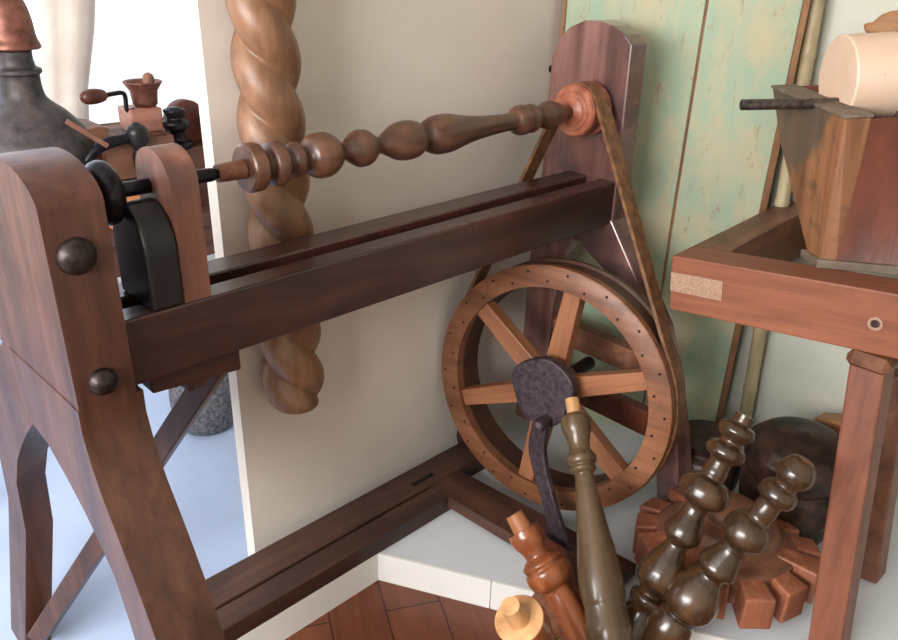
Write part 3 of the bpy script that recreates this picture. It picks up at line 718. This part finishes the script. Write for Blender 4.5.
# two varnished ones at the right
D = [(745, 415, 9), (744, 421, 9), (741, 424, 10), (740.5, 426, 16), (737.5, 432, 19), (735, 437, 16), (733, 441, 11), (731, 444, 12), (729.5, 447, 18), (726.5, 453, 20.5), (724, 457, 18), (723, 460, 12), (719, 467, 11.5), (716, 472, 12.5), (713, 477, 12), (711, 480, 19), (707, 487, 24.5), (703, 495, 25), (700, 501, 21), (698, 505, 13),
     (694, 512, 12), (690, 520, 15), (686, 528, 18.5), (682, 535, 19), (679, 541, 14), (677.5, 544, 11), (674, 551, 13), (668, 562, 18.5), (662, 573, 22), (657, 582, 21), (653, 589, 14), (651, 593, 12), (649.5, 596, 17), (647, 600, 17.5), (643, 608, 15), (637, 619, 18), (630, 632, 20), (618, 654, 18), (600, 687, 16)]
spindle('bronze-brown varnished turned leg with many beads, the left of two leaning over the toothed wheel', (600, 687), -.1, (746, 414), ('x', 1.66), D, M['bronze'])
E_ = [(807, 461, 9), (805.5, 463, 13), (800, 468, 17), (796, 472, 19), (791, 478, 18), (787, 482, 13), (785, 485, 12), (782, 488, 17), (777, 494, 19.5), (773, 499, 17), (771, 502, 12), (764, 511, 12.5), (758, 518, 12.5), (755, 521, 18), (750, 528, 23), (744, 535, 24), (739, 541, 19), (736, 545, 13.5),
      (731, 551, 14), (724, 559, 18), (718, 567, 21), (714, 571, 17), (712, 574, 14), (706, 581, 19), (698, 591, 26), (690, 600, 28), (684, 607, 24), (680, 612, 16), (678, 614, 19), (674, 619, 22), (668, 626, 24), (655, 641, 22), (640, 659, 18), (620, 683, 18)]
spindle('dark varnished turned leg with many beads, the right of two leaning over the toothed wheel', (620, 683), -.1, (807, 460), ('x', 1.62), E_, M['bronze'])

# ------------------------------------------------------------------ toothed wheel on the floor
gc = at(722, 592, 'z', 0) 
gc = V((1.76, .64, 0))
gear = thing('toothed_wheel', gc, 'reddish wooden wheel with wedge-shaped teeth all round, lying flat under the two varnished legs', 'wheel')
tl = Matrix.Translation(gc) @ Matrix.Rotation(.14, 4, V((0, 1, 0))) @ Matrix.Rotation(.0, 4, 'X')
tl = Matrix.Translation(gc+V((0, 0, .05))) @ Matrix.Rotation(-.10, 4, V((.6, -.8, 0)))
bm = lathe(bm_new(), smooth_prof([(0, .12), (.012, .185), (.03, .19), (.085, .19), (.10, .185), (.105, .15), (.112, .145), (.13, .14), (.15, .13), (.158, .12), (.165, .085), (.18, .08), (.20, .07), (.21, .05)], 3), 56)
hubo = obj('hub', bm, M['cog'], gear, frame=tl, auto=40)
nt_ = 13
for k in range(nt_):
    a = 2*PI*k/nt_+.1
    fr = tl @ Matrix.Rotation(a, 4, 'Z') @ Matrix.Rotation(random.uniform(-.06, .06), 4, 'Y')
    l = .248+random.uniform(-.008, .008)
    bm = hexa(bm_new(), [V((.14, -.028, .006)), V((l, -.043, .0)), V((l, .043, .0)), V((.14, .028, .006))],
              [V((.14, -.028, .108)), V((l, -.040, .095)), V((l, .040, .095)), V((.14, .028, .108))])
    obj('tooth', bm, M['tooth'], gear, frame=fr, bevel=.006)

# blackened lumps behind it
def black_block(nm, p0, p1, prof, lab, cat, mt='black'):
    m = frame_z(p0, p1); o = obj(nm, lathe(bm_new(), smooth_prof(prof, 5), 36), M[mt], frame=m, auto=50); return tag(o, lab, cat)
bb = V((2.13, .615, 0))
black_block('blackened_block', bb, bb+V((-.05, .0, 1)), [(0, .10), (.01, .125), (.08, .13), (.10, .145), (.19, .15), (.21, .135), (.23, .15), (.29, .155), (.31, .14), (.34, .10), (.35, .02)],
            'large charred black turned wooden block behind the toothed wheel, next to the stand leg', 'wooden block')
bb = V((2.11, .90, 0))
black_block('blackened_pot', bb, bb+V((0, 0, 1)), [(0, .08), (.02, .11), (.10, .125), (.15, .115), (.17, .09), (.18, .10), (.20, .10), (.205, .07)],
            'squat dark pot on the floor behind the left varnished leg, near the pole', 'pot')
# rounded beam end and scroll behind the stand leg
b0 = at(806, 440, 'x', 2.34); b1 = b0+V((0.05, -.42, -.045))
bm = bm_new(); mtx = Matrix.Translation(V((0, 0, 0)))
pl = [(804, 432), (808, 424), (817, 419), (830, 420), (870, 428), (900, 434), (900, 482), (850, 468), (820, 458), (808, 452)]
q = [at(a, b, 'x', 2.32) for a, b in pl]
cr = thing('carved_rail', (q[3].x, q[3].y-.15, 0), 'tan wooden rail with rounded end behind the stand leg, beside the black block', 'rail')
bm = hexa(bm_new(), q, [v+V((.07, 0, 0)) for v in q]); obj('rail', bm, M['tan'], cr, bevel=.012, segs=3)
pl = [(856, 366), (850, 371), (847, 379), (850, 388), (855, 392), (852, 400), (860, 440), (885, 440), (885, 366)]
q = [at(a, b, 'x', 2.32) for a, b in pl]
bm = hexa(bm_new(), q, [v+V((.045, 0, 0)) for v in q]); obj('scroll', bm, M['tan'], cr, bevel=.006)
q = [V((2.32, .52, 0)), V((2.32, .46, 0)), V((2.32, .46, .32)), V((2.32, .52, .32))]
bm = hexa(bm_new(), q, [v+V((.045, 0, 0)) for v in q]); obj('post', bm, M['tabledk'], cr, bevel=.006)

# ------------------------------------------------------------------ bright bay at the left: counter with kitchen things
YC = 2.8
CT = .70
ct = thing('display_counter', (.95, 2.9, -.25), 'dark wooden counter behind the lathe holding old kitchen tools, in front of the window', 'counter')
bm = box(bm_new(), .2, 1.75, 2.62, 3.1, CT-.05, CT); obj('countertop', bm, M['counter'], ct, bevel=.005)
bm = box(bm_new(), .24, 1.71, 2.66, 3.06, .52, CT-.05); obj('apron', bm, M['counter'], ct, bevel=.003)
for x in (.26, 1.65):
    for y in (2.66, 3.02):
        bm = box(bm_new(), x, x+.05, y, y+.05, -.25, .52); obj('leg', bm, M['counter'], ct, bevel=.003)
# open crate
crt = thing('wooden_crate', (1.18, 2.86, CT), 'open brown wooden crate on the counter, under the coffee mill', 'crate')
for (x0, x1, y0, y1, z1) in ((.99, 1.24, 2.70, 2.72, .29), (.99, 1.24, 3.0, 3.02, .295), (.99, 1.01, 2.72, 3.0, .29), (1.22, 1.24, 2.72, 3.0, .295)):
    obj('side_board', box(bm_new(), x0, x1, y0, y1, CT, CT+z1), M['crate'], crt, bevel=.003)
obj('lid_board', box(bm_new(), 1.015, 1.215, 2.725, 2.99, CT+.275, CT+.295), M['crate'], crt, bevel=.003)
# coffee mill
mz = CT+.295
cm = thing('coffee_mill', (1.18, 2.84, mz), 'small old box coffee mill with pinkish body, metal hopper and cranked handle', 'coffee mill')
hb = at(140, 150, 'y', 2.80); 
obj('body', box(bm_new(), 1.125, 1.24, 2.77, 2.89, mz, 1.078), M['pinkbox'], cm, bevel=.005)
hcx = V((1.207, 2.83, 1.078))
prof = [(0, .036), (.01, .044), (.02, .044), (.055, .048), (.082, .066), (.086, .069), (.089, .066), (.084, .058), (.06, .04), (.055, .01)]
obj('hopper', lathe(bm_new(), prof, 32, Matrix.Translation(hcx)), M['copper'], cm, smooth=True)
hk = at(92, 96, 'y', 2.78); ha = at(126, 93, 'y', 2.80)
hd = obj('crank_arm', tube(bm_new(), bez([V((1.15, 2.80, 1.075)), at(127, 110, 'y', 2.80), at(124, 94, 'y', 2.80), at(112, 94, 'y', 2.79), at(104, 96, 'y', 2.78)], 6), .008, 10), M['iron'], cm, smooth=True)
obj('knob', lathe(bm_new(), smooth_prof([(0, .010), (.008, .018), (.03, .024), (.055, .026), (.08, .022), (.092, .012), (.095, .002)], 4), 20, frame_z(at(106, 95, 'y', 2.78), at(80, 98, 'y', 2.76))), M['boxr'], hd, smooth=True)
obj('wooden_scoop_knob', lathe(bm_new(), smooth_prof([(0, .016), (.04, .02), (.055, .014), (.06, .003)], 4), 16, frame_z(V((1.225, 2.83, 1.135)), V((1.25, 2.85, 1.25)))), M['crate'], cm, smooth=True)
# second mill: iron, with dome and round side
gz = mz-.07
im = thing('iron_grinder', (1.30, 2.84, CT), 'dark iron hand grinder with round brown flywheel, right of the coffee mill', 'grinder')
obj('body', lathe(bm_new(), smooth_prof([(0, .05), (.02, .055), (.03, .03), (.06, .028), (.075, .045), (.095, .05), (.11, .03), (.125, .036), (.14, .04), (.15, .02)], 4), 24, Matrix.Translation(V((1.285, 2.77, gz)))), M['iron'], im, smooth=True)
obj('flywheel', lathe(bm_new(), [(0, .02), (0, .082), (.006, .086), (.04, .086), (.046, .082), (.046, .02)], 40, frame_z(V((1.36, 2.82, gz+.075)), V((1.33, 3.0, gz+.075)))), M['boxr'], im, auto=40)
obj('base', box(bm_new(), 1.245, 1.44, 2.725, 2.92, CT, gz+.002), M['counter'], im, bevel=.004)
obj('side_plate', box(bm_new(), 1.415, 1.435, 2.76, 2.90, gz, gz+.10), M['boxr'], im, bevel=.003)
# curved iron handle thing
ih = [at(86, 162, 'y', 2.66), at(95, 151, 'y', 2.66), at(108, 143, 'y', 2.66), at(124, 139, 'y', 2.66), at(134, 133, 'y', 2.66)]
ZP = at(118, 190, 'y', 2.63).z
lt = thing('lever_press', (ih[2].x, 2.66, ZP), 'black cast-iron lever press with curved arm, in front of the coffee mill', 'press')
obj('arm', tube(bm_new(), bez(ih, 8), [.012+.008*math.sin(k/32*PI) for k in range(33)], 12), M['iron'], lt, smooth=True)
p = ih[-1]; obj('head', lathe(bm_new(), smooth_prof([(-(p.z-ZP)+.01, .02), (-.08, .026), (-.06, .018), (-.03, .034), (0, .038), (.02, .03), (.034, .012)], 5), 20, Matrix.Translation(p+V((.01, 0, 0)))), M['blackwood'], lt, smooth=True)
obj('foot', box(bm_new(), p.x-.10, p.x+.05, 2.635, 2.685, ZP, ZP+.02), M['iron'], lt, bevel=.006)
# orange wooden box under the press
a0 = at(118, 190, 'y', 2.63); a1 = at(152, 187, 'y', 2.63); zt_ = a0.z
ob = thing('orange_wooden_box', ((a0.x+a1.x)/2, 2.66, CT), 'bright orange-brown wooden box seen just behind the tailstock, under the black press', 'box')
obj('body', box(bm_new(), a0.x-.03, a1.x+.04, 2.632, 2.69, CT, zt_-.015), M['orange'], ob, bevel=.003)
obj('top_board', box(bm_new(), a0.x-.05, a1.x+.055, 2.625, 2.695, zt_-.015, zt_), M['pinkbox'], ob, bevel=.003)
# copper vessel and dark pot
cv = thing('copper_still', (.72, 2.85, CT), 'tall aged copper vessel with domed brimmed cap, at the left edge on the counter', 'vessel')
c0 = at(4, 140, 'y', 2.72); k = depth(c0)/F
c0 = V((at(7, 20, 'y', 2.85).x, 2.85, CT))
zz = lambda py: at(7, py, 'y', 2.85).z-CT
obj('body', lathe(bm_new(), smooth_prof([(0, 46*k), (zz(190), 58*k), (zz(155), 62*k), (zz(135), 56*k), (zz(115), 40*k), (zz(102), 25*k), (zz(94), 21*k), (zz(76), 20*k), (zz(73), 23*k), (zz(70), 23*k), (zz(67), 18*k), (zz(50), 17*k)], 5), 40, Matrix.Translation(c0)), M['dgrey'], cv, smooth=True)
obj('cap', lathe(bm_new(), smooth_prof([(zz(50), 17*k), (zz(49), 25*k), (zz(46), 26.5*k), (zz(38), 24*k), (zz(20), 22.5*k), (zz(2), 19*k), (zz(-10), 12*k), (zz(-15), 3*k)], 5), 40, Matrix.Translation(c0)), M['copper'], cv, smooth=True)
# plank leaning in front of it
pa, pb_ = at(66, 121, 'y', 2.66), at(108, 146, 'y', 2.63)
o = obj('loose_board', beam(bm_new(), pa, pb_, .014, .016), M['crate'], bevel=.002, origin=(pa+pb_)/2); tag(o, 'narrow light board leaning diagonally beside the copper vessel', 'board')
o = obj('brown_trough', hexa(bm_new(), [at(a, b, 'y', 2.76) for a, b in ((86, 230), (86, 130), (98, 127), (109, 128), (109, 230))], [at(a, b, 'y', 2.76)+V((0, .2, 0)) for a, b in ((86, 230), (86, 130), (98, 127), (109, 128), (109, 230))]), M['crate'], origin=(.95, 2.7, CT), bevel=.004)
tag(o, 'brown wooden trough on the counter between the copper vessel and the coffee mill', 'trough')
# blurred pale shape hanging by the window
gp = [(at(66, py, 'y', 3.5)) for py in (-60, 0, 30, 60, 90, 120, 150, 190)]
gw = [26, 28, 27, 24, 21, 22, 24, 22]
bm = bm_new(); rr = []
for p, w in zip(bez(gp, 4), [gw[0]]*0+[gw[min(i//4, 7)]+(gw[min(i//4+1, 7)]-gw[min(i//4, 7)])*(i % 4)/4 for i in range(29)]):
    r = plen(w, p); rr.append([bm.verts.new((p.x+r*math.cos(2*PI*i/28)*(1+.10*math.sin(6*2*PI*i/28)), p.y+.35*r*math.sin(2*PI*i/28)*(1+.2*math.cos(5*2*PI*i/28)), p.z)) for i in range(28)])
for a, b in zip(rr, rr[1:]):
    for i in range(28): bm.faces.new([a[i], a[(i+1) % 28], b[(i+1) % 28], b[i]])
bm.faces.new(rr[0][::-1]); bm.faces.new(rr[-1])
tag(obj('hanging_cloth', bm, M['cloth'], origin=gp[0], smooth=True), 'pale blush gathered cloth hanging in front of the bright window', 'cloth')
# grey pot on the floor
pc_ = at(212, 436, 'z', -.25)+V((.03, .09, 0))
kk = depth(pc_)/F
tag(obj('clay_pot', lathe(bm_new(), smooth_prof([(0, .085), (.015, .108), (.07, .132), (.16, .14), (.23, .134), (.275, .115), (.287, .124), (.30, .124), (.302, .10), (.304, .01)], 5), 36), M['mottle'], frame=Matrix.Translation(pc_), smooth=True),
    'mottled dark grey round pot on the pale floor beyond the wall edge', 'pot')

# ------------------------------------------------------------------ light
w = bpy.data.worlds.new('sky'); SC.world = w; w.use_nodes = True
bg = w.node_tree.nodes['Background']; bg.inputs[0].default_value = (.96, .98, 1.0, 1); bg.inputs[1].default_value = 1.15
def area(name, loc, tgt, sx, sy, power, col):
    l = bpy.data.lights.new(name, 'AREA'); l.shape = 'RECTANGLE'; l.size = sx; l.size_y = sy; l.energy = power; l.color = col
    o = bpy.data.objects.new(name, l); COL.objects.link(o); o.location = loc
    o.rotation_euler = (V(tgt)-V(loc)).to_track_quat('-Z', 'Y').to_euler(); return o
area('window_daylight_left', (-2.15, .7, 1.9), (1.4, 1.35, 1.15), 2.4, 1.05, 195, (1, .975, .955))
area('window_daylight_rear', (.2, 4.1, 1.7), (.6, 1.6, .2), 2.6, 1.7, 26, (.66, .78, 1))
SC.view_settings.view_transform = 'Standard'; SC.view_settings.look = 'None'; SC.view_settings.gamma = 1
SC.view_settings.exposure = 0; SC.view_settings.use_curve_mapping = False
